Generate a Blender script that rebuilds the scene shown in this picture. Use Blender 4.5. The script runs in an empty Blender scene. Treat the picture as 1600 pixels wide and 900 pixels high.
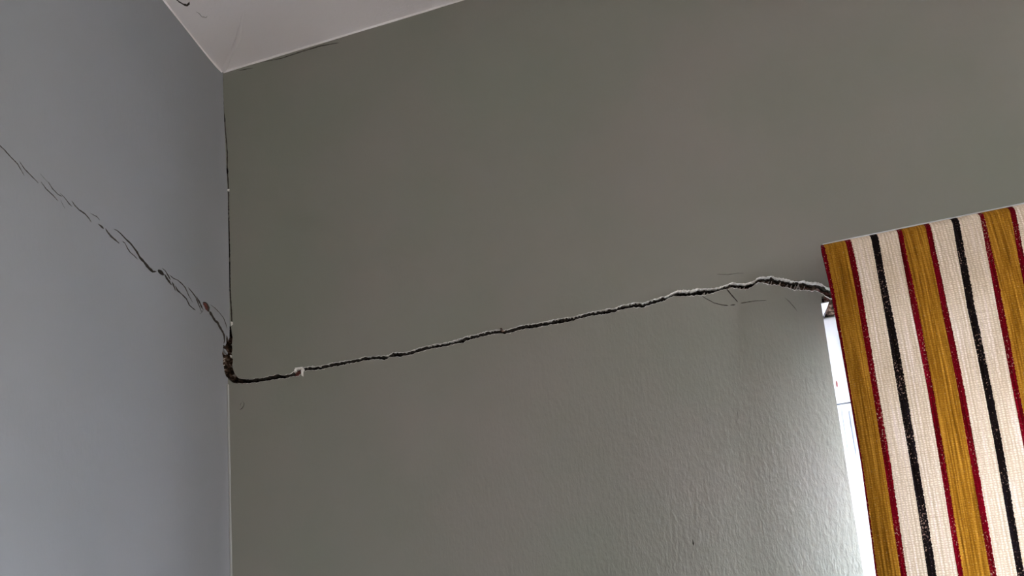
import bpy, bmesh, math, random
import numpy as np
from mathutils import Vector, Matrix, noise
from mathutils.geometry import delaunay_2d_cdt

random.seed(7)
S = bpy.context.scene
COL = S.collection

# ------------------------------------------------------------------ camera
YAW, PITCH, ROLL = -0.236, 0.169, -0.079
fw = Vector((math.sin(YAW)*math.cos(PITCH), math.cos(YAW)*math.cos(PITCH), math.sin(PITCH)))
r0 = Vector((math.cos(YAW), -math.sin(YAW), 0)); u0 = r0.cross(fw)
RX = math.cos(ROLL)*r0 + math.sin(ROLL)*u0
UX = -math.sin(ROLL)*r0 + math.cos(ROLL)*u0
H = 2.60
EYE = 1.45
def ray(x, y): return RX*(x-800) + UX*(900-y) + fw*1200.0
_d = ray(348, 113)
CAM = -_d*((H-EYE)/_d.z); CAM.z = EYE
cd = bpy.data.cameras.new('camera'); cam = bpy.data.objects.new('camera', cd); COL.objects.link(cam)
cd.sensor_width = 36; cd.lens = 27.0; cd.shift_y = 450/1600; cd.clip_start = 0.01
cam.matrix_world = Matrix(((RX.x, UX.x, -fw.x, CAM.x), (RX.y, UX.y, -fw.y, CAM.y), (RX.z, UX.z, -fw.z, CAM.z), (0, 0, 0, 1)))
S.camera = cam

# ------------------------------------------------------------------ world, daylight, exposure
W = bpy.data.worlds.new('overcast_sky'); S.world = W; W.use_nodes = True
bg = W.node_tree.nodes['Background']
_t = W.node_tree; _c = _t.nodes.new('ShaderNodeTexCoord'); _s = _t.nodes.new('ShaderNodeSeparateXYZ'); _r = _t.nodes.new('ShaderNodeValToRGB')
_t.links.new(_c.outputs['Generated'], _s.inputs[0]); _m = _t.nodes.new('ShaderNodeMath'); _m.operation = 'MULTIPLY_ADD'
_m.inputs[1].default_value = .5; _m.inputs[2].default_value = .5
_t.links.new(_s.outputs[2], _m.inputs[0]); _t.links.new(_m.outputs[0], _r.inputs[0]); _t.links.new(_r.outputs[0], bg.inputs[0])
_r.color_ramp.elements[0].position = .47; _r.color_ramp.elements[0].color = (.36, .37, .38, 1)     # ground and buildings below the horizon
_r.color_ramp.elements[1].position = .52; _r.color_ramp.elements[1].color = (.71, .81, 1.0, 1)     # even overcast sky
bg.inputs[1].default_value = 57.0
S.view_settings.view_transform = 'Standard'; S.view_settings.look = 'None'
S.view_settings.gamma = 1.0; S.view_settings.use_curve_mapping = False
S.view_settings.exposure = 0.36

RX0, RX1 = 0.0, 3.2          # room extent in x
RY0, RY1 = -3.4, 0.0         # room extent in y
WIN = None                    # back window, set below (x0, x1, z0, z1)
WIN2 = (-2.1, -1.6, 1.0, 2.0)   # (y0, y1, z0, z1) of the smaller unseen window added in the right wall

def portal(name, loc, rot, sx, sy):
    l = bpy.data.lights.new(name, 'AREA'); l.shape = 'RECTANGLE'; l.size = sx; l.size_y = sy
    l.cycles.is_portal = True
    o = bpy.data.objects.new(name, l); o.location = loc; o.rotation_euler = rot; COL.objects.link(o)
portal('sky_portal', (1.41, 0.31, 1.45), (math.radians(-90), 0, 0), 1.1, 1.2)
portal('sky_portal', (RX1+0.26, -1.9, 1.5), (0, math.radians(90), 0), 1.1, 0.9)
# ------------------------------------------------------------------ pixel to place helpers (used at build time only)
def on_back(x, y, Y=0.0):
    r = ray(x, y); return CAM + r*((Y-CAM.y)/r.y)
def cove(y):      # the left wall curves gently into the corner
    return -0.004*(1-math.exp(-max(0.0, -y)/0.011))
def on_left(x, y, X=0.0):
    r = ray(x, y); p = CAM + r*((X-CAM.x)/r.x)
    for _ in range(25):
        q = CAM + r*((cove(p.y)-CAM.x)/r.x); p = p.lerp(q, .5)
    return p
def on_ceil(x, y, Z=None):
    r = ray(x, y); return CAM + r*(((H if Z is None else Z)-CAM.z)/r.z)

# ------------------------------------------------------------------ material helpers
def mat(name, base=(0.5, 0.5, 0.5), rough=0.8, spec=0.3):
    m = bpy.data.materials.new(name); m.use_nodes = True
    b = m.node_tree.nodes['Principled BSDF']
    b.inputs['Base Color'].default_value = (*base, 1); b.inputs['Roughness'].default_value = rough
    b.inputs['Specular IOR Level'].default_value = spec
    return m, m.node_tree, b
def nd(t, kind, **kw):
    n = t.nodes.new(kind)
    for k, v in kw.items():
        if hasattr(n, k): setattr(n, k, v)
        else: n.inputs[k].default_value = v
    return n
def mapped(t, scale, out='Object', loc=(0, 0, 0), uv=None):
    c = nd(t, 'ShaderNodeTexCoord'); mp = nd(t, 'ShaderNodeMapping')
    mp.inputs['Scale'].default_value = scale; mp.inputs['Location'].default_value = loc
    if uv:
        c = nd(t, 'ShaderNodeUVMap'); c.uv_map = uv; t.links.new(c.outputs[0], mp.inputs[0])
    else: t.links.new(c.outputs[out], mp.inputs[0])
    return mp.outputs[0]
def noise_n(t, vec, scale, detail=3, rough=0.5):
    n = nd(t, 'ShaderNodeTexNoise'); n.inputs['Scale'].default_value = scale
    n.inputs['Detail'].default_value = detail; n.inputs['Roughness'].default_value = rough
    t.links.new(vec, n.inputs['Vector']); return n.outputs['Fac']
def ramp(t, fac, stops, interp='LINEAR'):
    r = nd(t, 'ShaderNodeValToRGB'); r.color_ramp.interpolation = interp
    el = r.color_ramp.elements
    while len(el) > 1: el.remove(el[-1])
    el[0].position = stops[0][0]; el[0].color = (*stops[0][1], 1)
    for p, c in stops[1:]:
        e = el.new(p); e.color = (*c, 1)
    t.links.new(fac, r.inputs[0]); return r.outputs[0]
def mixc(t, fac, a, b, mode='MIX'):
    m = nd(t, 'ShaderNodeMix'); m.data_type = 'RGBA'; m.blend_type = mode
    for s, v in ((0, fac), (6, a), (7, b)):
        if hasattr(v, 'is_output'): t.links.new(v, m.inputs[s])
        else: m.inputs[s].default_value = v if s == 0 else (*v, 1)
    return m.outputs[2]
def math_n(t, op, a, b=0.0):
    m = nd(t, 'ShaderNodeMath'); m.operation = op
    for s, v in ((0, a), (1, b)):
        if hasattr(v, 'is_output'): t.links.new(v, m.inputs[s])
        else: m.inputs[s].default_value = v
    return m.outputs[0]
def bump(t, b, h, strength, dist, prev=None):
    n = nd(t, 'ShaderNodeBump'); n.inputs['Strength'].default_value = strength; n.inputs['Distance'].default_value = dist
    t.links.new(h, n.inputs['Height'])
    if prev is not None: t.links.new(prev, n.inputs['Normal'])
    t.links.new(n.outputs[0], b.inputs['Normal']); return n.outputs[0]

def paint(name, c1, c2, stip=0.5, rough=0.62, patch=False):
    m, t, b = mat(name, c1, rough, 0.25)
    v = mapped(t, (1, 1, 1))
    n = noise_n(t, v, 3.0, 3, 0.55)
    t.links.new(ramp(t, n, [(0.35, c1), (0.65, c2)]), b.inputs['Base Color'])
    # brushed and rolled relief: short upright strokes
    vs = mapped(t, (230, 230, 90))
    s1 = noise_n(t, vs, 1.0, 3, 0.6)
    vl = mapped(t, (62, 62, 30), loc=(3, 1, 2))
    s2 = noise_n(t, vl, 1.0, 2, 0.5)
    if patch:    # the paint is thicker and more brushed low down beside the window
        g_ = nd(t, 'ShaderNodeSeparateXYZ'); t.links.new(mapped(t, (1, 1, 1)), g_.inputs[0])
        gx = nd(t, 'ShaderNodeMapRange'); gx.interpolation_type = 'SMOOTHSTEP'; gx.inputs[1].default_value = .25; gx.inputs[2].default_value = .75
        t.links.new(g_.outputs[0], gx.inputs[0])
        gz = nd(t, 'ShaderNodeMapRange'); gz.interpolation_type = 'SMOOTHSTEP'; gz.inputs[1].default_value = 2.08; gz.inputs[2].default_value = 1.72
        t.links.new(g_.outputs[2], gz.inputs[0])
        k_ = math_n(t, 'MULTIPLY_ADD', math_n(t, 'MULTIPLY', gx.outputs[0], gz.outputs[0]), .88); t.nodes[-1].inputs[2].default_value = .12
        s1 = math_n(t, 'MULTIPLY', s1, k_); s2 = math_n(t, 'MULTIPLY', s2, k_)
    vw = mapped(t, (3, 3, 3)); s3 = noise_n(t, vw, 1.0, 2, 0.5)
    p = bump(t, b, s3, 1.0, 0.010)
    p = bump(t, b, s2, 1.0, 0.0011*stip, p)
    bump(t, b, s1, 1.0, 0.0016*stip, p)
    return m

M_WALL = paint('grey_green_wall_paint', (0.216, 0.220, 0.180), (0.244, 0.226, 0.197), 0.9, 0.74, patch=True)
M_LEFT = paint('daylight_tinted_wall_paint', (0.242, 0.246, 0.252), (0.262, 0.262, 0.268), 0.15)  # same paint as the back wall, cooler daylight tint put into its colour
M_CEIL = paint('ceiling_white_paint', (0.80, 0.755, 0.75), (0.84, 0.80, 0.79), 0.25, 0.75)
M_ROOM = paint('room_wall_paint', (0.55, 0.52, 0.47), (0.58, 0.55, 0.50), 0.3)

M_PLASTER, t, b = mat('broken_gypsum', (0.75, 0.72, 0.66), 0.9, 0.1)
v = mapped(t, (1, 1, 1)); n = noise_n(t, v, 260, 4, 0.7)
t.links.new(ramp(t, n, [(0.3, (0.52, 0.48, 0.42)), (0.5, (0.82, 0.79, 0.74)), (0.8, (0.9, 0.88, 0.84))]), b.inputs['Base Color'])
bump(t, b, n, 1.0, 0.002)

M_CRACK_EDGE, t, b = mat('dark_crack_edge', (0.07, 0.06, 0.05), 0.95, 0.05)  # dark inner edge of the cracks
M_BRICK, t, b = mat('old_brown_masonry', (0.1, 0.06, 0.04), 0.95, 0.1)
v = mapped(t, (1, 1, 1)); n = noise_n(t, v, 120, 5, 0.7); n2 = noise_n(t, v, 14, 2, 0.5)
c = ramp(t, n, [(0.34, (0.010, 0.008, 0.006)), (0.48, (0.05, 0.033, 0.022)), (0.58, (0.19, 0.12, 0.085)), (0.72, (0.55, 0.46, 0.38))])
c2 = ramp(t, n, [(0.34, (0.015, 0.007, 0.006)), (0.50, (0.16, 0.055, 0.045)), (0.66, (0.50, 0.30, 0.26))])
t.links.new(mixc(t, ramp(t, n2, [(0.52, (0, 0, 0)), (0.62, (1, 1, 1))]), c, c2), b.inputs['Base Color'])
bump(t, b, n, 1.0, 0.004)

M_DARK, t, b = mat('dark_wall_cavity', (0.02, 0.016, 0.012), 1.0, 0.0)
M_RED, t, b = mat('red_brick_chip', (0.15, 0.04, 0.03), 0.95, 0.1)
v = mapped(t, (1, 1, 1)); n = noise_n(t, v, 400, 4, 0.7)
t.links.new(ramp(t, n, [(0.35, (0.05, 0.018, 0.014)), (0.6, (0.20, 0.07, 0.055)), (0.8, (0.42, 0.26, 0.22))]), b.inputs['Base Color'])
bump(t, b, n, 1.0, 0.002)

M_PVC, t, b = mat('white_window_plastic', (0.86, 0.88, 0.92), 0.35, 0.4)
M_STEEL, t, b = mat('pale_zinc_metal', (0.62, 0.66, 0.74), 0.4, 0.5); b.inputs['Metallic'].default_value = 0.6
M_RUST, t, b = mat('red_rust_mark', (0.30, 0.12, 0.11), 0.8, 0.2)
M_SEAL, t, b = mat('grey_rubber_seal', (0.10, 0.11, 0.13), 0.6, 0.3)
M_GLASS, t, b = mat('window_glass', (1, 1, 1), 0.02, 0.5)
b.inputs['Transmission Weight'].default_value = 1.0
_o = t.nodes['Material Output']; _tr = nd(t, 'ShaderNodeBsdfTransparent'); _mx = nd(t, 'ShaderNodeMixShader'); _gl = nd(t, 'ShaderNodeBsdfGlossy')
_gl.inputs['Roughness'].default_value = 0.03; _mx.inputs[0].default_value = 0.06
t.links.new(_tr.outputs[0], _mx.inputs[1]); t.links.new(_gl.outputs[0], _mx.inputs[2]); t.links.new(_mx.outputs[0], _o.inputs[0])
M_FLOOR, t, b = mat('oak_floor', (0.30, 0.19, 0.11), 0.45, 0.4)
v = mapped(t, (1, 14, 1)); n = noise_n(t, v, 3, 5, 0.6)
t.links.new(ramp(t, n, [(0.3, (0.42, 0.33, 0.25)), (0.7, (0.60, 0.50, 0.40))]), b.inputs['Base Color'])
M_FILL, t, b = mat('fill_light_glass', (0.9, 0.87, 0.8), 0.3, 0.5)  # glowing ball of the unseen added fill light
b.inputs['Emission Color'].default_value = (1.0, 0.85, 0.68, 1); b.inputs['Emission Strength'].default_value = 3.0

# ------------------------------------------------------------------ object helpers
def link(name, me, mats, parent=None, kind=None, label=None, cat=None, group=None):
    me.name = name
    o = bpy.data.objects.new(name, me); COL.objects.link(o)
    for m in (mats if isinstance(mats, (list, tuple)) else [mats]): me.materials.append(m)
    if parent: o.parent = parent
    if kind: o['kind'] = kind
    if label: o['label'] = label
    if cat: o['category'] = cat
    if group: o['group'] = group
    return o
def from_bm(name, bm, mats, **kw):
    me = bpy.data.meshes.new(name); bm.to_mesh(me); bm.free(); return link(name, me, mats, **kw)
def box(bm, x0, x1, y0, y1, z0, z1, bev=0.0):
    r = bmesh.ops.create_cube(bm, size=1)['verts']
    for v in r: v.co = Vector(((x0+x1)/2+v.co.x*(x1-x0), (y0+y1)/2+v.co.y*(y1-y0), (z0+z1)/2+v.co.z*(z1-z0)))
    if bev:
        es = list({e for v in r for e in v.link_edges})
        bmesh.ops.bevel(bm, geom=es, offset=bev, segments=2, profile=0.7, affect='EDGES')
def smooth(o):
    for p in o.data.polygons: p.use_smooth = True

# ------------------------------------------------------------------ crack outlines, read off the photograph once and laid onto the wall planes
def densify(rows, step=2.2, jit=0.75):
    """rows: (x, top, bottom) along a mostly level crack -> polygon in pixels"""
    xs = [r[0] for r in rows]; out_t, out_b = [], []
    x = xs[0]; N = max(2, int((xs[-1]-xs[0])/step))
    for i in range(N+1):
        x = xs[0]+(xs[-1]-xs[0])*i/N
        t_ = float(np.interp(x, xs, [r[1] for r in rows])); b_ = float(np.interp(x, xs, [r[2] for r in rows]))
        jt = jit*(random.random()-0.5)*1.6; jb = jit*(random.random()-0.5)*2.2
        out_t.append((x, t_+jt)); out_b.append((x, b_+jb))
    return out_t, out_b
def stroke(pts, taper=(0.15, 0.15), jit=0.25, step=2.5):
    """pts: (x, y, width) -> closed polygon in pixels round the line"""
    P = []
    pts = [(x_, y_, w_*(1.25 if w_ < 2 else 1.1)) for x_, y_, w_ in pts]
    for (a, c) in zip(pts[:-1], pts[1:]):
        L = math.hypot(c[0]-a[0], c[1]-a[1]); n = max(1, int(L/step))
        for i in range(n):
            f = i/n; P.append([a[0]+(c[0]-a[0])*f, a[1]+(c[1]-a[1])*f, a[2]+(c[2]-a[2])*f])
    P.append(list(pts[-1]))
    n = len(P); up, dn = [], []
    for i, (x, y, w) in enumerate(P):
        a = P[max(0, i-1)]; c = P[min(n-1, i+1)]
        tx, ty = c[0]-a[0], c[1]-a[1]; L = math.hypot(tx, ty) or 1; nx, ny = -ty/L, tx/L
        f = 1.0
        if i == 0: f = taper[0]
        if i == n-1: f = taper[1]
        if 0 < i < n-1:
            x += nx*(random.random()-0.5)*jit; y += ny*(random.random()-0.5)*jit
            w *= 0.75+0.5*random.random()
        h = max(0.06, w*f/2)
        up.append((x-nx*h, y-ny*h)); dn.append((x+nx*h, y+ny*h))
    return up+dn[::-1]

MAIN = [(372,590.5,599.5),(380,592.5,599.5),(390,593,599),(400,591.5,598),(410,591,596.5),(420,588,594.5),(430,586,593),(437,584.5,591.5),
 (441,586.5,591.5),(447,586,591),(455,584,588.5),(461,580,588.5),(466,579,588),(470,577.5,584),(474,575.5,580),(480,573.5,579),(488,573,578.5),(495,572.5,578),(510,570.5,576),
 (520,567.5,573),(535,565,571),(545,563.5,568),(552,562.5,567),(570,558,563.5),(590,556.5,561),(602,556,562.5),(608,555.3,559),(614,551,557.5),(624,551,557.5),
 (636,551,555.5),(648,546.5,552.5),(660,543,548.5),(680,538,543.5),(696,536.5,541.5),(712,532,536.8),(724,528.5,536.5),(729,526,532),(740,524.5,529.5),(760,518.5,524),
 (780,515.8,521.5),(788,516.5,522.5),(804,512.5,518),(820,508,514),(840,506,512),(860,501,507.5),(880,497.5,504.5),(896,495.5,501.3),(908,492,497.3),(924,488,494),
 (948,483.5,490.3),(960,482.5,488),(972,477.5,483.5),(990,473.5,480.5),(1004,474,480.5),(1020,468.5,475.5),(1036,464,470.8),(1044,462.5,467.3),(1052,457.5,462.5),
 (1060,455,463.5),(1080,455.3,462.5),(1088,452,461.5),(1100,452,461.5),(1116,451.5,457.8),(1126,448.5,453.5),(1135,446,452),(1144.5,442,449.5),(1151,443.5,451.3),
 (1164,444.3,452.3),(1172,442.5,450.5),(1180,438.5,444),(1185,434,441.5),(1196.5,433.5,443.5),(1206,432.5,445),(1214,435.5,445.5),(1222,436,448.3),(1232,438.5,449.5),
 (1239,440,453),(1247,440.8,453),(1255,439,453.5),(1263,442.5,454),(1274.5,442.5,454.5),(1283,444,457.5),(1291,449.5,464),(1300,453,467),(1320,452,464),(1345,450,456)]
mt, mb = densify(MAIN)
# where the main crack turns down into the corner it is wide: back-wall share of that opening (the point list starts left of the corner)
main_poly = [(340,525),(356.5,519),(357.5,508.5),(361,510.5),(361.8,518),(363.4,528),(362.3,537),(363,545),(362.2,553),(364,562),(363.2,570),(364.4,578),(367,584.5),(370,588)] + mt + mb[::-1] + [(369,599),(363,597.5),(358,593.5),(354,588),(338,580)]
back_cracks = [
 main_poly,
 # window head chip under the end of the crack
 [(1283.5,463),(1290,461),(1300,463),(1312,466),(1312,474),(1296,472.5),(1291,470),(1287,473),(1284,472)],
 stroke([(348.6,120,.5),(348.2,140,.9),(348.8,160,1.2),(349.8,178,1.3),(351,186,2.8),(351.3,191,1.4),(352,205,1.3),(354.2,225,1.3),(355,240,1.3),(355,262,1.4),(355,268,3.2),(355.5,273,1.4),
   (357,297,1.8),(357.3,330,1.5),(357.6,362,1.8),(358.6,400,1.6),(358.8,440,1.9),(360.2,470,2.0),(361.5,490,2.2),(362.3,504,1.4)], jit=.3),
 stroke([(1135,451,1.6),(1144,462,1.3),(1153,472,1.0)]),
 stroke([(1094,461,.5),(1104,467,.7),(1115,473,.8),(1128,476.5,1.0),(1138,477.5,1.0)]),
 stroke([(1141,477,1.3),(1149,476,1.3)]),
 stroke([(1157,473.8,1.2),(1168,472,1.0),(1181,470,.8),(1198,469.3,.4)]),
 stroke([(1226,465,.3),(1234,472,.5),(1241,480,.6),(1246,487,.3)]),
 stroke([(1120,428.5,.35),(1138,429,.5),(1152,427,.4),(1163,427,.3)]),
 stroke([(412,96.5,.5),(440,91,1.0),(470,81,1.1),(500,72,1.1),(530,66.5,.5)]),
 stroke([(372,110.5,.7),(384,108,.8),(396,106,.4)]),
 # hooked blister mark under the crack
 stroke([(379,627,.3),(381.3,630,.7),(381,634,.6),(378,638,.8),(374,641,.4)]),
 stroke([(377.8,629,.3),(375.6,632,.5),(376.5,635.5,.3)]),
 stroke([(1152,642,.4),(1153,652,.7),(1152.6,657,.4)]),
 stroke([(1082,842,.5),(1083,849,2.0),(1083.6,853,.5)]),
]
left_cracks = [
 # left-wall share of the wide opening at the corner
 [(372,600),(357.5,592.5),(353,588),(350.2,580),(349.3,573),(347.2,567),(347.6,560),(345.4,553),(346,546),(346.6,539),(349,541.5),(350.8,537),(349.8,530),(350.6,524),(352.3,529),(353.6,533),(355,528),(357,515),(360,511),(380,512)],
 stroke([(-14,222,.8),(0,235,1.2),(10,246,1.0),(22,258,1.2),(33,277,.5)]),
 stroke([(24,253,.5),(33,266,1.1),(43,276,1.1),(55,288,.5)]),
 stroke([(56,272,.2),(64,281,.4),(70,287,.3)]),
 stroke([(58,285,.6),(67,297,1.2),(78,307,1.2),(86,316,.5)]),
 stroke([(69,285,.5),(77,297,1.2),(85,305,1.0),(92,309,.7)]),
 stroke([(88,303,.3),(96,311,1.0),(103,320,1.1),(108,325,.4)]),
 stroke([(89,313,.2),(94,323,.4),(97,328,.2)]),
 stroke([(106,315,.6),(112,323,1.0),(118,329,1.3),(128,336,1.4),(134,343,1.3),(138,349,.5)]),
 stroke([(135,334,.3),(142,338,.8),(146,340,.9),(151,346,.4)]),
 stroke([(148,351,1.3),(153,355,2.0),(157,359,2.2)]),
 stroke([(159,358,1.2),(163,364,2.0),(168,370,2.2),(175,376,2.0),(182,382,1.0)]),
 stroke([(172,359,.3),(177,361,.9),(184,367,1.5),(190,373.5,1.6),(200,383,2.0),(209,395,2.4),(214,404,2.6),(220,410,3.0),(227,419,3.4),(234,425.5,3.2),(240,425.5,1.5)]),
 stroke([(186,378,.8),(190,381,1.0),(193,387,1.0),(198,395,1.1),(205,401,1.0),(211,407,.5)]),
 stroke([(242,423,3.0),(246,426,4.6),(251,431,3.0)], (0.6,.6)),
 stroke([(252,429,1.5),(256,436,3.0),(261,443,2.2),(264,447,.8)]),
 stroke([(248,420,.4),(253,424,1.0),(258,432,1.8),(262,439,1.0)]),
 stroke([(259,430,.4),(266,436,1.0),(273,439,1.0),(280,445,1.2),(285,451,1.2),(290,462,.9),(297,474,.3)]),
 stroke([(264,441,.6),(267,448,1.8),(270,456,.8)]),
 stroke([(269,447,.7),(273,455,1.6),(280,461,1.3),(287,468,1.4),(292,478,1.2),(299,484,1.1),(302,486,.4)]),
 stroke([(289,450,.5),(295,457,1.2),(301,465,1.3),(306,477,1.2),(311,489,.5)]),
 stroke([(302,464,.7),(306,471,2.2),(311,481,1.8),(313,485,.6)]),
 stroke([(308,492,.2),(312,488,.5),(314,483,.2)]),
 stroke([(313,473,2.5),(317,477,6.5),(320,483,6.8),(322,488,3.0)], (.5,.5)),
 stroke([(323,487,2.4),(327,494,3.2),(332,502,3.4),(336,505,2.6),(339,511,3.0),(344,519,2.6),(347,526,1.8),(347.5,533,1.2),(346.8,538,.6)]),
 stroke([(324,477,.3),(331,482,.8),(338,489,.7),(345,498,.8),(349,508,.7),(351,515,.4)]),
]
ceil_cracks = [
 stroke([(262,-16,.8),(270,-6,1.2),(280,3,1.3),(287,7,2.2),(292,8.5,3.6),(295,6,3.2),(296,2.5,1.0)]),
 stroke([(306,18,.3),(312,22,.6),(315,26,.4),(322,27.5,.6),(324,25,.3)]),
]

# upper half of the left wall has slid out a few millimetres along the corner
_gz = [(113,0),(186,1.2),(240,3.0),(300,5.5),(400,5.8),(500,5.2),(530,4.2),(575,0.5),(600,0)]
_gz = sorted((on_back(355, y).z, g*0.00105) for y, g in _gz)
def slip(z): return float(np.interp(z, [a for a, _ in _gz], [g for _, g in _gz]))

def skin(outline, holes, cracks, place, outward, reveal=0.30, grid=()):
    """flat wall face with the window and the cracks cut out of it; broken edges run back into the wall"""
    K = 1000.0
    V, F = [], []
    def loop(pts):
        i0 = len(V); V.extend([Vector((p[0]*K, p[1]*K)) for p in pts]); F.append(list(range(i0, i0+len(pts))))
    loop(outline)
    for h in holes: loop(h)
    nh = len(holes)
    for c in cracks: loop(c)
    for g in grid: V.append(Vector((g[0]*K, g[1]*K)))
    E_ = [(lp[i], lp[(i+1) % len(lp)]) for lp in F for i in range(len(lp))]
    vs, es, fs, ov, oe, of = delaunay_2d_cdt(V, E_, [], 0, 1e-4, True)
    XY = np.array([(v.x/K, v.y/K) for v in vs])
    cen_ = np.array([XY[list(f)].mean(0) for f in fs])
    def inside(poly):
        poly = np.array(poly); x, y = cen_[:, 0], cen_[:, 1]; r_ = np.zeros(len(x), bool)
        for i in range(len(poly)):
            (xa, ya), (xb, yb) = poly[i], poly[(i+1) % len(poly)]
            if ya == yb: continue
            c_ = ((ya > y) != (yb > y)) & (x < (xb-xa)*(y-ya)/(yb-ya)+xa); r_ ^= c_
        return r_
    ino = inside(outline); inh = np.zeros(len(fs), bool); inc = np.zeros(len(fs), bool)
    for h in holes: inh |= inside(h)
    for c in cracks: inc |= inside(c)
    tag = ['out' if not ino[i] else 'hole' if inh[i] else 'crack' if inc[i] else 'keep' for i in range(len(fs))]
    cx = [v.x/K for v in vs]; cz = [v.y/K for v in vs]
    edge = {}
    for i, f in enumerate(fs):
        for a, c in zip(f, list(f[1:])+[f[0]]): edge.setdefault((min(a, c), max(a, c)), []).append(i)
    verts = [place(cx[i], cz[i], 0.0) for i in range(len(vs))]
    faces = []; mi = []
    for f, tg in zip(fs, tag):
        if tg == 'keep': faces.append(list(f)); mi.append(0)
    # inward direction (towards the crack) at each crack edge vertex
    inw = {}
    ce, he = [], []
    for (a, c), ff in edge.items():
        if len(ff) != 2: continue
        tt = {tag[ff[0]], tag[ff[1]]}
        if 'keep' in tt and 'out' not in tt and len(tt) > 1:
            k = ff[0] if tag[ff[0]] != 'keep' else ff[1]
            cen = [sum(cx[q] for q in fs[k])/3, sum(cz[q] for q in fs[k])/3]
            ex, ez = cx[c]-cx[a], cz[c]-cz[a]; L = math.hypot(ex, ez) or 1
            nx, nz = -ez/L, ex/L
            if nx*(cen[0]-cx[a])+nz*(cen[1]-cz[a]) < 0: nx, nz = -nx, -nz
            if 'crack' in tt:
                ce.append((a, c))
                for q in (a, c): d = inw.setdefault(q, [0, 0]); d[0] += nx; d[1] += nz
            else: he.append((a, c))
    ring = {}
    for q, (nx, nz) in inw.items():
        L = math.hypot(nx, nz) or 1; nx /= L; nz /= L
        c = 0.00035
        j = 0.6+0.8*random.random()
        ids = [len(verts)]; verts.append(place(cx[q], cz[q], 0.0))     # own edge vertices keep the break sharp
        for (off, dep) in ((c*j, 0.0006), (c*j*1.2, 0.0065*j+0.0015), (-0.0015, 0.045)):
            ids.append(len(verts)); verts.append(place(cx[q]+nx*off, cz[q]+nz*off, dep))
        ring[q] = ids
    for a, c in ce:
        A, B = ring[a], ring[c]
        for k, m in ((0, 1), (1, 1), (2, 2)):
            faces.append([A[k], B[k], B[k+1], A[k+1]]); mi.append(m)
    hr = {}
    for a, c in he:
        for q in (a, c):
            if q not in hr: hr[q] = len(verts); verts.append(place(cx[q], cz[q], reveal))
        faces.append([a, c, hr[c], hr[a]]); mi.append(3)
    me = bpy.data.meshes.new('wall'); me.from_pydata([tuple(v) for v in verts], [], faces)
    me.polygons.foreach_set('material_index', mi)
    bm = bmesh.new(); bm.from_mesh(me)
    bmesh.ops.delete(bm, geom=[v for v in bm.verts if not v.link_faces], context='VERTS')
    # orient the kept faces to the room
    bmesh.ops.recalc_face_normals(bm, faces=bm.faces)
    bm.normal_update()
    f = max(bm.faces, key=lambda f: f.calc_area())
    if f.normal.dot(outward) < 0: bmesh.ops.reverse_faces(bm, faces=bm.faces)
    bm.to_mesh(me); bm.free()
    return me

def sheet(bm, pts, holes, place, d):
    """plain sheet behind the wall face, at depth d"""
    V, F = [], []
    for lp in [pts]+holes:
        i0 = len(V); V.extend([Vector(p) for p in lp]); F.append(list(range(i0, i0+len(lp))))
    E_ = [(lp[i], lp[(i+1) % len(lp)]) for lp in F for i in range(len(lp))]
    vs, es, fs, ov, oe, of = delaunay_2d_cdt(V, E_, [], 0, 1e-6, True)
    vv = [bm.verts.new(place(v.x, v.y, d)) for v in vs]
    out = []
    for f in fs:
        mx_, my_ = sum(vs[i].x for i in f)/len(f), sum(vs[i].y for i in f)/len(f)
        if not any(h[0][0] < mx_ < h[2][0] and h[0][1] < my_ < h[2][1] for h in holes): out.append(bm.faces.new([vv[i] for i in f]))
    return out

# ------------------------------------------------------------------ wall_back
wx0 = on_back(1283, 475).x; wz1 = on_back(1290, 473).z
WIN = (wx0, wx0+1.02, 0.92, wz1)
def P_back(a, z, d): return Vector((a, d, z))
def P_left(a, z, d): return Vector((slip(z)+cove(a)-d, a, z))
def rect(a0, a1, z0, z1): return [(a0, z0), (a1, z0), (a1, z1), (a0, z1)]
bc = [[(on_back(*p).x, on_back(*p).z) for p in poly] for poly in back_cracks]
left_edge = []
zs = sorted(set([0.0, H] + [z for z, _ in _gz if z < H-.01]))
out_back = [(slip(z), z) for z in zs[::-1]] + [(RX1, 0.0), (RX1, H)]
me = skin(out_back, [rect(WIN[0], WIN[1], WIN[2], WIN[3])], bc, P_back, Vector((0, -1, 0)))
bm = bmesh.new(); bm.from_mesh(me)
hl = [rect(WIN[0], WIN[1], WIN[2], WIN[3])]
for f in sheet(bm, rect(-0.30, RX1+0.1, 0, H+0.1), hl, P_back, 0.30): f.material_index = 4
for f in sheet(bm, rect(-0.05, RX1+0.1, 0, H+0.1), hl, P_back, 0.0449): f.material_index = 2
bm.to_mesh(me); bm.free()
M_REVEAL = paint('white_reveal_paint', (0.74, 0.75, 0.76), (0.78, 0.79, 0.80), 0.3)
wall_back = link('wall_back', me, [M_WALL, M_CRACK_EDGE, M_DARK, M_REVEAL, M_ROOM], kind='structure', label='grey-green painted wall split by a long horizontal crack')

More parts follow.
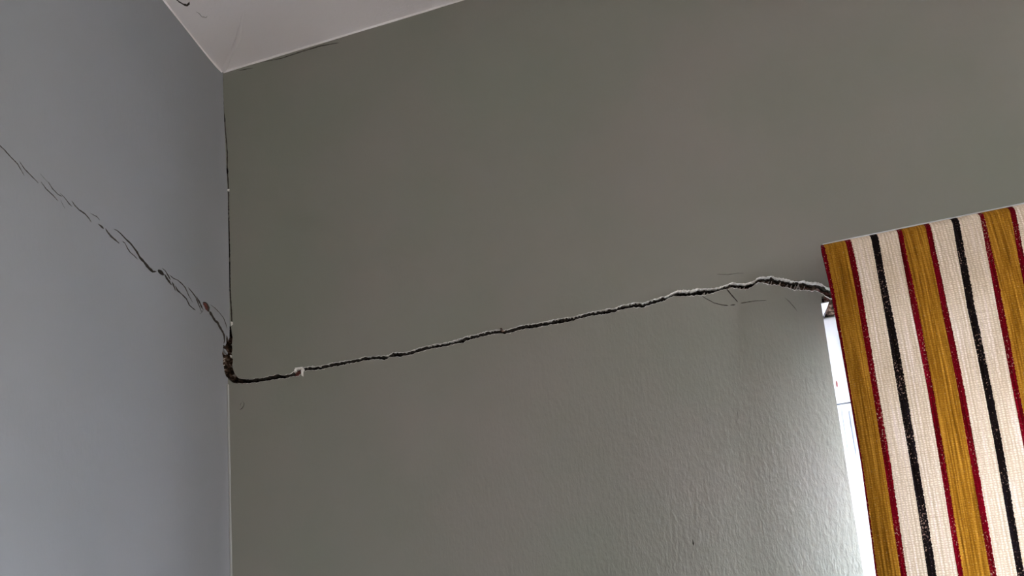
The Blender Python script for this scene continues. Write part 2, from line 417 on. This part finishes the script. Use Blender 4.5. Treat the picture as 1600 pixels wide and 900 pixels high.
# ------------------------------------------------------------------ wall_left
lc = [[(on_left(*p).y, on_left(*p).z) for p in poly] for poly in left_cracks]
out_left = rect(RY0, 0.0, 0.0, H)
_ys = [-.004, -.008, -.013, -.02, -.03, -.045, -.07, -.2, -.6, -1.2]
ol = [(RY0, 0.0)] + [(y, 0.0) for y in _ys[::-1]] + [(0.0, z) for z in zs] + [(y, H) for y in _ys] + [(RY0, z) for z in zs[::-1][:-1]]
gridpts = [(-y, z) for z in list(np.linspace(1.3, 2.59, 60))+[2.5995] for y in (.0025, .005, .0075, .010, .013, .016, .020, .024, .029, .035, .042, .05, .06)] + [(y, z) for z in np.linspace(1.6, 2.58, 30) for y in np.linspace(-0.75, -0.075, 18)]
me = skin(ol, [], lc, P_left, Vector((1, 0, 0)), grid=gridpts)
for p_ in me.polygons: p_.use_smooth = p_.material_index == 0
bm = bmesh.new(); bm.from_mesh(me)
for f in sheet(bm, rect(RY0-0.1, 0.30, 0, H+0.1), [], P_left, 0.30): f.material_index = 4
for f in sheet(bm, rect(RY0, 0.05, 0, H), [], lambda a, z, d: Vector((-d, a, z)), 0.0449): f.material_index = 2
bm.to_mesh(me); bm.free()
wall_left = link('wall_left', me, [M_LEFT, M_CRACK_EDGE, M_DARK, M_REVEAL, M_ROOM], kind='structure', label='grey-green painted wall, tinted with cool daylight, with a diagonal crack stepping down to the corner')

# ------------------------------------------------------------------ ceiling, floor, far walls
cc = [[(on_ceil(*p).x, on_ceil(*p).y) for p in poly] for poly in ceil_cracks]
me = skin(rect(-.02, RX1, RY0, 0), [], cc, lambda a, b_, d: Vector((a, b_, H+d)), Vector((0, 0, -1)))
bm = bmesh.new(); bm.from_mesh(me)
box(bm, -0.3, RX1+0.1, RY0-0.3, 0.3, H+0.0449, H+0.2)
bm.to_mesh(me); bm.free()
ceiling = link('ceiling', me, [M_CEIL, M_CRACK_EDGE, M_DARK, M_CEIL], kind='structure', label='off-white painted ceiling with a small crack')
bm = bmesh.new(); box(bm, -0.3, RX1+0.1, RY0-0.3, 0.3, -0.1, 0.0); from_bm('floor', bm, M_FLOOR, kind='structure')
bm = bmesh.new(); box(bm, -.3, RX1+.1, RY0-.2, RY0, 0, H+0.04); from_bm('wall_front', bm, M_ROOM, kind='structure')
bm = bmesh.new()
y0, y1, z0, z1 = WIN2
box(bm, RX1, RX1+.25, RY0, y0, 0, H+.04); box(bm, RX1, RX1+.25, y1, .3, 0, H+.04); box(bm, RX1, RX1+.25, y0, y1, 0, z0); box(bm, RX1, RX1+.25, y0, y1, z1, H+.04)
from_bm('wall_right', bm, M_ROOM, kind='structure')

def ring_frame(x0, x1, z0, z1, y0, y1, w, bev=0.003):
    bm = bmesh.new()
    box(bm, x0, x0+w, y0, y1, z0, z1, bev); box(bm, x1-w, x1, y0, y1, z0, z1, bev)
    box(bm, x0+w, x1-w, y0, y1, z0, z0+w, bev); box(bm, x0+w, x1-w, y0, y1, z1-w, z1, bev)
    return bm

# ------------------------------------------------------------------ window_1 (behind the curtain)
win = bpy.data.objects.new('window_1', None); COL.objects.link(win); win.location = (0, 0, 0); win['kind'] = 'structure'
win['label'] = 'white plastic window showing as a bright strip beside the curtain'
x0, x1, z0, z1 = WIN
g = 0.001
from_bm('window_frame', ring_frame(x0+g, x1-g, z0+g, z1-g, 0.045, 0.105, 0.030), M_PVC, parent=win)
zt = 1.955 if False else on_back(1316, 629, 0.04).z       # meeting line of the top light and the casement
from_bm('transom', (lambda bm: (box(bm, x0+.030, x1-.030, .047, .10, zt-.010, zt+.004, .002), bm)[1])(bmesh.new()), M_PVC, parent=win)
sx0, sx1 = x0+.032, x1-.032
s1 = from_bm('top_sash', ring_frame(sx0, sx1, zt+.006, z1-.032, 0.032, 0.085, 0.030), M_PVC, parent=win)
s2 = from_bm('casement_sash', ring_frame(sx0, sx1, z0+.032, zt-.012, 0.032, 0.085, 0.030), M_PVC, parent=win)
from_bm('pane', (lambda bm: (box(bm, sx0+.028, sx1-.028, .055, .060, zt+.034, z1-.060), bm)[1])(bmesh.new()), M_GLASS, parent=s1)
from_bm('pane', (lambda bm: (box(bm, sx0+.028, sx1-.028, .055, .060, z0+.060, zt-.040), bm)[1])(bmesh.new()), M_GLASS, parent=s2)
# hinge with a leaf and a knuckle, a rust-red mark above it
hz1, hz0 = on_back(1319, 634, .035).z, on_back(1330, 722, .035).z
bm = bmesh.new()
hx = x0+.010
box(bm, hx+.003, hx+.012, .041, .0445, hz0, hz1, .001)
r = bmesh.ops.create_cone(bm, segments=14, radius1=.0032, radius2=.0032, depth=(hz1-hz0)*.82, cap_ends=True)['verts']
for v in r: v.co += Vector((hx+.015, .039, (hz0+hz1)/2))
hinge = from_bm('hinge', bm, M_STEEL, parent=win, label='pale metal hinge on the window frame')
bm = bmesh.new()
for k in (.12, .5, .88):
    r = bmesh.ops.create_cone(bm, segments=10, radius1=.0022, radius2=.0016, depth=.0016, cap_ends=True)['verts']
    for v in r:
        c = v.co.copy(); v.co = Vector((hx+.005+c.x, .0405-c.z, hz0+(hz1-hz0)*k+c.y))
from_bm('screw', bm, M_STEEL, parent=hinge)
bm = bmesh.new(); box(bm, x0+.003, x0+.034, .0435, .046, zt-.0012, zt+.0006)
from_bm('frame_joint', bm, M_SEAL, parent=win)
pm = on_back(1307.5, 600, .045)
bm = bmesh.new()
r = bmesh.ops.create_icosphere(bm, subdivisions=2, radius=1)['verts']
for v in r: v.co = Vector((pm.x+v.co.x*.0014, .0447+v.co.y*.0006, pm.z+v.co.z*.0050))
from_bm('rust_mark', bm, M_RUST, parent=win, label='small dull red mark on the white frame')

# fill_window is unseen behind the viewer, added to bring side daylight
w2 = bpy.data.objects.new('fill_window', None); COL.objects.link(w2); w2['kind'] = 'structure'
y0, y1, z0, z1 = WIN2
bm = ring_frame(y0+g, y1-g, z0+g, z1-g, .10, .16, .05)
for v in bm.verts: v.co = Vector((RX1+v.co.y, v.co.x, v.co.z))
bmesh.ops.recalc_face_normals(bm, faces=bm.faces)
from_bm('window_frame', bm, M_PVC, parent=w2)
from_bm('pane', (lambda bm: (box(bm, RX1+.128, RX1+.133, y0+.05, y1-.05, z0+.05, z1-.05), bm)[1])(bmesh.new()), M_GLASS, parent=w2)

# ------------------------------------------------------------------ what shows inside the cracks
def rubble(name, cells, frame, mats, parent, label, seed=1):
    """lumpy masonry surface: cells = list of rows of 2-D points; frame(a, b, depth)"""
    bm = bmesh.new(); prev = None
    for row in cells:
        cur = []
        for (a, c, d) in row: cur.append(bm.verts.new(frame(a, c, d)))
        if prev:
            for i in range(len(cur)-1): bm.faces.new([prev[i], prev[i+1], cur[i+1], cur[i]])
        prev = cur
    bmesh.ops.recalc_face_normals(bm, faces=bm.faces)
    return from_bm(name, bm, mats, parent=parent, label=label)
cells = []
px = 372
while px < 1345:
    t_ = float(np.interp(px, [r[0] for r in MAIN], [r[1] for r in MAIN])); b_ = float(np.interp(px, [r[0] for r in MAIN], [r[2] for r in MAIN]))
    row = []
    near = min(1, max(0, (px-1075)/60)) if px < 1345 else 1
    for k in range(9):
        yy = t_-5 + (b_-t_+10)*k/8
        p = on_back(px, yy, 0.0)
        nn = noise.noise(Vector((p.x*170, p.z*230, 3)))*0.5+noise.noise(Vector((p.x*60, p.z*90, 9)))*0.5
        base = 0.021 - 0.0105*near
        lump = 0.010*nn
        if k in (0, 8): d = 0.04
        else: d = max(0.004, base - lump)
        row.append((p.x, p.z, d))
    cells.append(row); px += 1.6
rubble('exposed_masonry', cells, P_back, M_BRICK, wall_back, 'dark brown broken masonry seen inside the horizontal crack')
# corner: masonry turning the corner, a folded lumpy strip
bm = bmesh.new(); prev = None
yy = 505
while yy < 604:
    cur = []
    for k in range(13):
        s = -0.016+0.036*k/12
        zc = on_back(357, yy).z
        nn = noise.noise(Vector((s*230, zc*190, 5)))*.6+noise.noise(Vector((s*70, zc*70, 1)))*.4
        dd = 0.022-0.010*nn
        if s < 0: p = Vector((-dd, s, zc))
        else: p = Vector((s-0.004, dd, zc))
        cur.append(bm.verts.new(p))
    if prev:
        for i in range(12): bm.faces.new([prev[i], prev[i+1], cur[i+1], cur[i]])
    prev = cur; yy += 2.0
bmesh.ops.recalc_face_normals(bm, faces=bm.faces)
from_bm('exposed_masonry', bm, M_BRICK, parent=wall_back, label='dark masonry inside the wide opening at the corner')

def shard(name, pts, frame, d0, d1, m, parent, label=None, jit=0.0004):
    """small plate of broken plaster or brick from a 2-D outline, depth d0 (front) to d1 (back)"""
    bm = bmesh.new()
    a = [bm.verts.new(frame(p[0], p[1], d0+random.uniform(-jit, jit))) for p in pts]
    cxx = sum(p[0] for p in pts)/len(pts); czz = sum(p[1] for p in pts)/len(pts)
    mid = bm.verts.new(frame(cxx, czz, d0-0.0006))
    b_ = [bm.verts.new(frame(p[0], p[1], d1)) for p in pts]
    n = len(pts)
    for i in range(n):
        bm.faces.new([a[i], a[(i+1) % n], mid]); bm.faces.new([a[i], b_[i], b_[(i+1) % n], a[(i+1) % n]])
    bm.faces.new(b_)
    bmesh.ops.recalc_face_normals(bm, faces=bm.faces)
    return from_bm(name, bm, m, parent=parent, label=label)
def pb(poly): return [(on_back(*p).x, on_back(*p).z) for p in poly]
def pl(poly): return [(on_left(*p).y, on_left(*p).z) for p in poly]
# white plaster chips round the break at the left of the level crack
for poly, dd in [([(461,575),(473,573.5),(474.5,576),(463,578)], -.001), ([(470,577),(474,576),(474,588.5),(471.5,587)], -.0012),
                 ([(460,577),(463,576),(463.5,581),(459.5,582)], -.0008)]:
    shard('plaster_chip', pb(poly), P_back, dd, .004, M_PLASTER, wall_back)
shard('brick_chip', pb([(462,581),(468,578.5),(471,580),(470,584),(466,587.5),(460,587)]), P_back, .0015, .012, M_RED, wall_back, 'dull red brick chip in the crack')
shard('brick_chip', pl([(314,473.5),(319,475),(322,481),(321.5,487),(318,485),(315,480)]), P_left, .002, .012, M_RED, wall_left, 'dark red brick chip in the diagonal crack')
shard('plaster_chip', pl([(349,544.5),(352,546),(355.3,551),(355.6,554),(353,552.5),(350,548)]), P_left, .002, .006, M_LEFT, wall_left)
shard('plaster_chip', pb([(357.8,554),(359.5,553.5),(361,556),(360,558),(358.3,557)]), P_back, .003, .008, M_PLASTER, wall_back)
shard('plaster_chip', pb([(361,503),(364,503.5),(364,507.5),(361.5,509)]), P_back, -.0014, .002, M_PLASTER, wall_back)
shard('plaster_chip', pb([(355.6,296),(358.5,295.6),(358.2,298.6),(355.8,299)]), P_back, -.0008, .002, M_PLASTER, wall_back)
shard('plaster_chip', pb([(781,513.5),(784,512.5),(786,515.5),(789,517.5),(785,519),(782,517)]), P_back, -.0005, .004, M_BRICK, wall_back)
# slanted slivers of plaster and mortar bridging the wide end of the crack
k = 0
M_SLIV, t, b = mat('dirty_mortar', (.48, .42, .37), .95, .05)
for (x, t_, b_, lean, w) in [(1150,445,451,3,1.6),(1156,445,452,3,1.4),(1161,445,452,4,1.2),(1200,435,443,5,1.4),(1205,436,444,4,1.2),(1218,437,446,5,1.8),(1229,440,448.5,5,2.0),
        (1236,441,451,5,1.6),(1242,442,452,4,1.3),(1246,441,452.5,4,2.6),(1250,443,453,-2,1.6),(1257,444,450,3,1.5),(1192,436,441,5,1.2),(1099,454,460,3,1.2),(1104,454,459,3,1.0)]:
    t_ += 1.5*random.random(); b_ -= 2.2*random.random(); w *= .55+.4*random.random(); lean *= .5+random.random()
    shard('mortar_sliver', pb([(x-w/2+lean/2, t_), (x+w/2+lean/2, t_), (x+w/2-lean/2, b_), (x-w/2-lean/2, b_)]), P_back, .005, .011, M_SLIV, wall_back); k += 1
for (y, a, c) in [(562,349.5,354.5),(566,350,355),(572,351,355.3),(579,352.5,355.8)]:
    shard('mortar_sliver', pl([(a, y), (c, y-3), (c, y-2.1), (a, y+.9)]), P_left, .005, .010, M_SLIV, wall_left)
for (y, a, c) in [(536,357.5,362),(549,357.5,362),(570,357,363),(584,360,366)]:
    shard('mortar_sliver', pb([(a, y), (c, y-2), (c, y-1.2), (a, y+.8)]), P_back, .006, .011, M_SLIV, wall_back)

# curled edge of paint and plaster, proud of the wall along the upper side of the crack
bm = bmesh.new(); prev = None
LIPW = [(372,.1),(440,.25),(462,.5),(480,.7),(560,.5),(700,.75),(800,.6),(860,.65),(960,.8),(1040,.9),(1058,2.4),(1085,2.2),(1100,1.0),(1130,1.2),(1150,1.1),(1182,1.5),(1206,1.2),(1232,1.7),(1244,.6),(1262,1.6),(1283,1.5),(1300,1.5),(1345,.8)]
for (x, y) in mt:
    w = float(np.interp(x, [a for a, _ in LIPW], [c for _, c in LIPW]))*(0.65+0.7*random.random())
    cur = []
    for f, d in ((-1.1, .0002), (-0.75, -.0008), (-0.2, -.0012), (0.3, -.0004), (0.5, .0012), (0.4, .004)):
        p = on_back(x, y+w*f, 0.0); cur.append(bm.verts.new(Vector((p.x, d, p.z))))
    if prev:
        for i in range(5):
            fc = bm.faces.new([prev[i], prev[i+1], cur[i+1], cur[i]]); fc.material_index = 0 if i < 1 else 1
    prev = cur
bmesh.ops.recalc_face_normals(bm, faces=bm.faces)
from_bm('plaster_edge', bm, [M_WALL, M_PLASTER], parent=wall_back, label='white broken plaster edge along the top of the crack')
bm = bmesh.new(); prev = None
for (x, y) in mb:
    w = (0.05+0.75*random.random()**2)*(1.0 if x < 1180 else 1.5)
    cur = []
    for f, d in ((1.0, .0002), (0.4, -.0006), (-0.3, -.0004), (-0.6, .002)):
        p = on_back(x, y+w*f, 0.0); cur.append(bm.verts.new(Vector((p.x, d, p.z))))
    if prev:
        for i in range(3): bm.faces.new([prev[i], prev[i+1], cur[i+1], cur[i]])
    prev = cur
bmesh.ops.recalc_face_normals(bm, faces=bm.faces)
from_bm('plaster_edge', bm, [M_PLASTER], parent=wall_back, label='thin pale plaster edge along the bottom of the crack')

# painted seams: ceiling paint turned down onto the walls, and the bead of paint in the corner below the crack
def bead(name, pts, rad, m, parent, label=None, seg=6, amp=0.0006):
    bm = bmesh.new(); prev = None
    for i, p in enumerate(pts):
        a = pts[max(0, i-1)]; c = pts[min(len(pts)-1, i+1)]; tdir = (c-a).normalized()
        up = Vector((0, 0, 1)) if abs(tdir.z) < .8 else Vector((0, 1, 0))
        s1_ = tdir.cross(up).normalized(); s2_ = tdir.cross(s1_)
        r_ = rad*(1+0.35*noise.noise(p*18))
        q = p+Vector((noise.noise(p*9), noise.noise(p*9+Vector((5, 0, 0))), noise.noise(p*9+Vector((0, 7, 0)))))*amp
        cur = [bm.verts.new(q+(s1_*math.cos(j*2*math.pi/seg)+s2_*math.sin(j*2*math.pi/seg))*r_) for j in range(seg)]
        if prev:
            for j in range(seg): bm.faces.new([prev[j], prev[(j+1) % seg], cur[(j+1) % seg], cur[j]])
        prev = cur
    bmesh.ops.recalc_face_normals(bm, faces=bm.faces)
    o = from_bm(name, bm, m, parent=parent, label=label); smooth(o); return o
bead('paint_seam', [Vector((x, 0.0, H-.0006)) for x in np.linspace(.002, 1.2, 160)], .0022, M_CEIL, ceiling)
bead('paint_seam', [Vector((cove(-y), -y, H-.0006)) for y in np.linspace(.002, 1.0, 140)], .0018, M_CEIL, ceiling)
M_BEAD, t, b = mat('pale_paint_bead', (0.31, 0.31, 0.29), 0.5, 0.4)
zc = on_back(358, 601).z
bead('paint_bead', [Vector((.0004, -.0004, z)) for z in np.linspace(1.3, zc, 160)], .0021, M_BEAD, wall_left, 'pale bead of paint in the corner below the crack')
# soft ridge of filler running out of the ceiling corner
c0 = on_ceil(349, 111); c1 = on_ceil(372, 60); c2_ = on_ceil(380, 20)
bead('filler_ridge', [c0.lerp(c1, i/20)+Vector((0, 0, .0035)) for i in range(21)]+[c1.lerp(c2_, i/16)+Vector((0, 0, .0035+.0012*i/16)) for i in range(1, 17)], .0052, M_CEIL, ceiling, seg=14)

# ------------------------------------------------------------------ curtain
ROD_Y, ROD_R = -0.052, 0.020
ZTOP = on_back(1450, 352.5, -0.052).z
ZR = ZTOP-ROD_R
def Yz(z):     # front surface of the cloth against height
    if z >= ZR:
        q = min(1, (z-ZR)/ROD_R); return ROD_Y-ROD_R*math.sqrt(max(0, 1-q*q))
    d = ZR-z
    return ROD_Y-ROD_R-0.020*(1-math.exp(-d/0.10))
def cloth_pt(x, y):
    z = ZR-0.1
    for _ in range(12):
        p = on_back(x, y, Yz(z)); z = 0.5*z+0.5*min(p.z, ZTOP)
    return p
TOPX = [1283,1325,1363,1400,1450,1490,1540,1583,1640]; TOPY = [392,379,369,361,353,346,337,330,319]
B = [
 [(1283,392),(1294,440),(1311,530),(1327,620),(1344.5,726),(1368,900)],
 [(1288,391),(1298,440),(1313.5,530),(1328.2,620),(1345.2,726),(1368.8,900)],
 [(1321,380),(1331,430),(1346,520),(1363,620),(1380,730),(1406,900)],
 [(1329,377),(1340,430),(1355,520),(1372,620),(1390,730),(1415,900)],
 [(1359,371),(1370,430),(1384,510),(1402,620),(1421,730),(1448,900)],
 [(1370,368),(1381,430),(1397,510),(1416,620),(1434,730),(1462,900)],
 [(1401,361),(1408,400),(1423,480),(1450,620),(1468,730),(1496,900)],
 [(1408,360),(1416,400),(1433,480),(1459,620),(1477,730),(1504,900)],
 [(1445,353),(1453,395),(1470,480),(1498,620),(1517,730),(1548,900)],
 [(1453,351),(1462,395),(1480,480),(1509,620),(1528,730),(1558,900)],
 [(1487,346),(1494,390),(1510,480),(1540,620),(1560,730),(1590,900)],
 [(1498,345),(1506,390),(1523,480),(1553,620),(1573,730),(1602,900)],
 [(1531,338),(1540,390),(1557,480),(1585,620),(1606,730),(1638,900)],
 [(1538,336),(1549,390),(1568,480),(1595,620),(1616,730),(1648,900)],
 [(1578,330),(1590,400),(1605,480),(1638,620),(1660,730),(1692,900)],
 [(1587,328),(1600,400),(1616,480),(1648,620),(1670,730),(1703,900)],
]
curves = []
for bl in B:
    pp = []
    for (x, y) in bl:
        y = max(y, float(np.interp(x, TOPX, TOPY))+1.0)
        p = cloth_pt(x, y); pp.append((p.z, p.x))
    pp.sort(); curves.append(pp)
ZB = 0.98
zrows = list(np.linspace(ZB, 1.60, 24))+list(np.linspace(1.612, ZR-.03, 60))+list(np.linspace(ZR-.026, ZR, 10))
angs = np.linspace(0.12, math.pi*1.15, 16)
def bx(i, z):
    c = curves[i]; return float(np.interp(z, [a for a, _ in c], [v for _, v in c]))
nb = len(B)
per = [0, 0, 0, 0, 0, 0]
def row_x(z):
    xs = [bx(i, z) for i in range(nb)]
    step = [bx(10, z)-bx(9, z), bx(11, z)-bx(10, z), bx(12, z)-bx(11, z), bx(13, z)-bx(12, z), bx(14, z)-bx(13, z), bx(15, z)-bx(14, z)]
    for rep in range(3):
        for s_ in step: xs.append(xs[-1]+s_)
    return xs
NBT = nb+18
SUB = 3
verts, uvs, uvc = [], [], []
def addrow(y, z, xs, vcoord):
    cols = []
    # hem turned back behind the left edge
    cols.append((xs[0]+.020, y+.0030, 0.4)); cols.append((xs[0]+.005, y+.0030, 0.3)); cols.append((xs[0]+.0012, y+.0018, 0.15))
    for i in range(len(xs)-1):
        n = SUB if xs[i+1]-xs[i] > .012 else 1
        n = SUB
        for k in range(n):
            f = k/n; cols.append((xs[i]*(1-f)+xs[i+1]*f, y, i+f))
    cols.append((xs[-1], y, len(xs)-1))
    for (x, yy, u) in cols:
        amp = min(1, max(0, (ZTOP-z)/.25))
        if yy == y or True:
            w = 0.0022*math.sin(x*21+1.0)*amp + 0.0016*noise.noise(Vector((x*9, z*5, 2)))*amp*2
            w += 0.0012*noise.noise(Vector((x*30, z*12, 6)))*amp
        verts.append((x, yy-w, z)); uvs.append((u/NBT, vcoord)); uvc.append((x, vcoord))
    return len(cols)
nc = 0; nr = 0
for z in zrows:
    nc = addrow(Yz(z), z, row_x(z), z); nr += 1
for a in angs[1:]:
    y = ROD_Y-ROD_R*math.cos(a); z = ZR+ROD_R*math.sin(a)
    xs = row_x(min(z, ZTOP) if a < math.pi/2 else ZTOP); xc = xs[0]+.30*(y-ROD_Y+ROD_R)
    xs = [max(v, xc+1e-4*i) for i, v in enumerate(xs)]
    nc = addrow(y, z, xs, ZR+ROD_R*a); nr += 1
for k in range(1, 8):       # short flap turned down behind the rod
    a = angs[-1]; y = ROD_Y-ROD_R*math.cos(a); z = ZR+ROD_R*math.sin(a)-.012*k
    nc = addrow(y-.0005*k, z, xs, ZR+ROD_R*a+.012*k); nr += 1
faces = [(r*nc+c, r*nc+c+1, (r+1)*nc+c+1, (r+1)*nc+c) for r in range(nr-1) for c in range(nc-1)]
me = bpy.data.meshes.new('fabric'); me.from_pydata(verts, [], faces)
for nm, src in (('stripe', uvs), ('cloth', uvc)):
    ul = me.uv_layers.new(name=nm)
    for lp in me.loops: ul.data[lp.index].uv = src[lp.vertex_index]
# fabric material
M_CLOTH, t, b = mat('striped_woven_cotton', (0.8, 0.7, 0.6), 0.95, 0.05)
CR = (0.84, 0.71, 0.56); GO = (0.40, 0.185, 0.016); RD = (0.15, 0.001, 0.006); BK = (0.009, 0.006, 0.006)
seq = [RD, GO, RD, CR, BK, CR, RD, GO, RD, CR, BK, CR, RD, GO, RD]
seq += [CR, BK, CR, RD, GO, RD]*3
uvn = nd(t, 'ShaderNodeUVMap'); uvn.uv_map = 'stripe'; sep = nd(t, 'ShaderNodeSeparateXYZ'); t.links.new(uvn.outputs[0], sep.inputs[0])
wob = noise_n(t, mapped(t, (700, 420, 1), uv='cloth'), 1.0, 1, .5)
u = math_n(t, 'ADD', sep.outputs[0], math_n(t, 'MULTIPLY', math_n(t, 'SUBTRACT', wob, .5), 0.0035))
EARLY = seq[:31]
base = ramp(t, u, [(i/NBT, EARLY[i]) for i in range(31)], 'CONSTANT')
kind = ramp(t, u, [(i/NBT, (1, 1, 1) if EARLY[i] in (RD, BK) else ((0, 0, 1) if EARLY[i] is GO else (0, 0, 0))) for i in range(31)], 'CONSTANT')
sk = nd(t, 'ShaderNodeSeparateColor'); t.links.new(kind, sk.inputs[0])
# warp threads (upright) and weft threads (level)
def wave(scale, dirn, dist):
    w = nd(t, 'ShaderNodeTexWave'); w.wave_type = 'BANDS'; w.bands_direction = dirn; w.inputs['Scale'].default_value = scale
    w.inputs['Distortion'].default_value = dist; w.inputs['Detail'].default_value = 1.5; w.inputs['Detail Scale'].default_value = 2.0
    t.links.new(mapped(t, (1, 1, 1), uv='cloth'), w.inputs[0]); return w.outputs['Fac']
warp = wave(82, 'X', 3.5); weft = wave(110, 'Y', 4.0)
weave = math_n(t, 'MULTIPLY', warp, weft)
streak = noise_n(t, mapped(t, (420, 9, 1), uv='cloth'), 1.0, 3, .6)
speck = noise_n(t, mapped(t, (520, 380, 1), uv='cloth'), 1.0, 2, .6)
patch = noise_n(t, mapped(t, (16, 14, 1), uv='cloth'), 1.0, 2, .5)
slub = noise_n(t, mapped(t, (22, 300, 1), uv='cloth'), 1.0, 3, .6)
c = mixc(t, 1.0, base, ramp(t, streak, [(.30, (.42, .38, .32)), (.5, (.88, .88, .88)), (.70, (1.5, 1.65, 2.4))]), 'MULTIPLY')
# keep streaks strong on the gold, slight on the cream
c = mixc(t, sk.outputs[2], mixc(t, .30, base, c), c)
c = mixc(t, 1.0, c, ramp(t, weave, [(.0, (.80, .75, .68)), (.45, (1, 1, 1)), (1, (1.14, 1.14, 1.14))]), 'MULTIPLY')
c = mixc(t, 1.0, c, ramp(t, slub, [(.28, (.84, .80, .76)), (.42, (1, 1, 1)), (1, (1.03, 1.03, 1.03))]), 'MULTIPLY')
# pale flecks where the cream threads cross the red and black bands
dots = math_n(t, 'GREATER_THAN', math_n(t, 'ADD', speck, math_n(t, 'MULTIPLY', math_n(t, 'SUBTRACT', patch, .5), .45)), .66)
c = mixc(t, math_n(t, 'MULTIPLY', math_n(t, 'MULTIPLY', dots, sk.outputs[0]), .55), c, (.55, .36, .29))
gdots = math_n(t, 'GREATER_THAN', speck, .67)
c = mixc(t, math_n(t, 'MULTIPLY', gdots, .22), c, (.80, .60, .36))
t.links.new(c, b.inputs['Base Color'])
h = math_n(t, 'ADD', weave, math_n(t, 'MULTIPLY', speck, .8))
p = bump(t, b, noise_n(t, mapped(t, (14, 9, 1), uv='cloth'), 1.0, 3, .5), .6, .006)
nrm = bump(t, b, h, .7, .0007, p)
b.inputs['Sheen Weight'].default_value = 0.0
tl = nd(t, 'ShaderNodeBsdfTranslucent'); t.links.new(c, tl.inputs[0]); ms = nd(t, 'ShaderNodeMixShader'); ms.inputs[0].default_value = .11
t.links.new(b.outputs[0], ms.inputs[1]); t.links.new(tl.outputs[0], ms.inputs[2]); t.links.new(ms.outputs[0], t.nodes['Material Output'].inputs[0])

cur = bpy.data.objects.new('curtain', None); COL.objects.link(cur)
x_l = verts[0][0]; x_r = row_x(ZTOP)[-1]
cur['label'] = 'gold, cream, red and black striped woven curtain hanging over the window'; cur['category'] = 'curtain'
fab = link('fabric', me, M_CLOTH, parent=cur); smooth(fab)
# unseen white sheet added behind the cloth to bounce window light onto the wall
bm = bmesh.new(); prev = None
for z in np.linspace(ZB+.01, ZR-.022, 40):
    cur_ = [bm.verts.new((bx(0, z)+.010+i*.03, Yz(z)+.0085, z)) for i in range(int((row_x(z)[-1]-bx(0, z)-.02)/.03))]
    n_ = len(cur_) if prev is None else min(len(cur_), len(prev))
    if prev:
        for i in range(n_-1): bm.faces.new([prev[i], prev[i+1], cur_[i+1], cur_[i]])
    prev = cur_
M_PALE_CLOTH, t_l, b_l = mat('bounce_and_edge_cloth', (.82, .83, .84), .95, .05)  # shared by the added bounce sheet and the heading edge
_tl = nd(t_l, 'ShaderNodeBsdfTranslucent'); _tl.inputs[0].default_value = (.82, .83, .84, 1); _ms = nd(t_l, 'ShaderNodeMixShader'); _ms.inputs[0].default_value = .35
t_l.links.new(b_l.outputs[0], _ms.inputs[1]); t_l.links.new(_tl.outputs[0], _ms.inputs[2]); t_l.links.new(_ms.outputs[0], t_l.nodes['Material Output'].inputs[0])
_l = from_bm('bounce_lining', bm, M_PALE_CLOTH, parent=cur); smooth(_l)
# rod inside the turned-over heading, held by two wall brackets
bm = bmesh.new()
r = bmesh.ops.create_cone(bm, segments=24, radius1=ROD_R-.0035, radius2=ROD_R-.0035, depth=x_r-x_l-.05, cap_ends=True)['verts']
for v in r: v.co = Vector(((x_l+x_r)/2+.015+v.co.z, ROD_Y+v.co.x, ZR+v.co.y))
from_bm('rod', bm, M_PVC, parent=cur)
for xb in (x_l+.20, x_r-.12):
    bm = bmesh.new(); box(bm, xb, xb+.02, -.038, .0, ZR-.012, ZR+.010, .001); from_bm('bracket', bm, M_PVC, parent=cur)
# pale folded edge of the heading along the top
_a = math.radians(74)
bead('heading_edge', [Vector((x, ROD_Y-(ROD_R+.0006)*math.cos(_a), ZR+(ROD_R+.0006)*math.sin(_a))) for x in np.linspace(bx(0, ZTOP)+.006, x_r, 140)], .0013, M_PALE_CLOTH, cur, 'pale edge of the folded heading', amp=.0003)
# unseen fill light added to brighten the ceiling and back wall, in pendant shape
LP = Vector((1.95, -2.3, 1.95))
lp = bpy.data.objects.new('unseen_fill_lamp', None); COL.objects.link(lp)
lp['label'] = 'unseen white fill light added under the ceiling'; lp['category'] = 'fill_lamp'
bm = bmesh.new(); r = bmesh.ops.create_uvsphere(bm, u_segments=32, v_segments=16, radius=.12)['verts']
for v in r: v.co += LP
smooth(from_bm('fill_globe', bm, M_FILL, parent=lp))
bm = bmesh.new(); r = bmesh.ops.create_cone(bm, segments=12, radius1=.004, radius2=.004, depth=H-LP.z-.11, cap_ends=True)['verts']
for v in r: v.co += Vector((LP.x, LP.y, (H+LP.z+.11)/2))
from_bm('fill_cord', bm, M_SEAL, parent=lp)
bm = bmesh.new(); r = bmesh.ops.create_cone(bm, segments=24, radius1=.05, radius2=.03, depth=.03, cap_ends=True)['verts']
for v in r: v.co = Vector((LP.x+v.co.x, LP.y+v.co.y, H-.015-v.co.z))
from_bm('fill_canopy', bm, M_PVC, parent=lp)
l = bpy.data.lights.new('fill_light', 'POINT'); l.shadow_soft_size = .13; l.energy = 46.0; l.color = (1.0, .86, .73)
lo = bpy.data.objects.new('fill_light', l); lo.location = LP; COL.objects.link(lo)
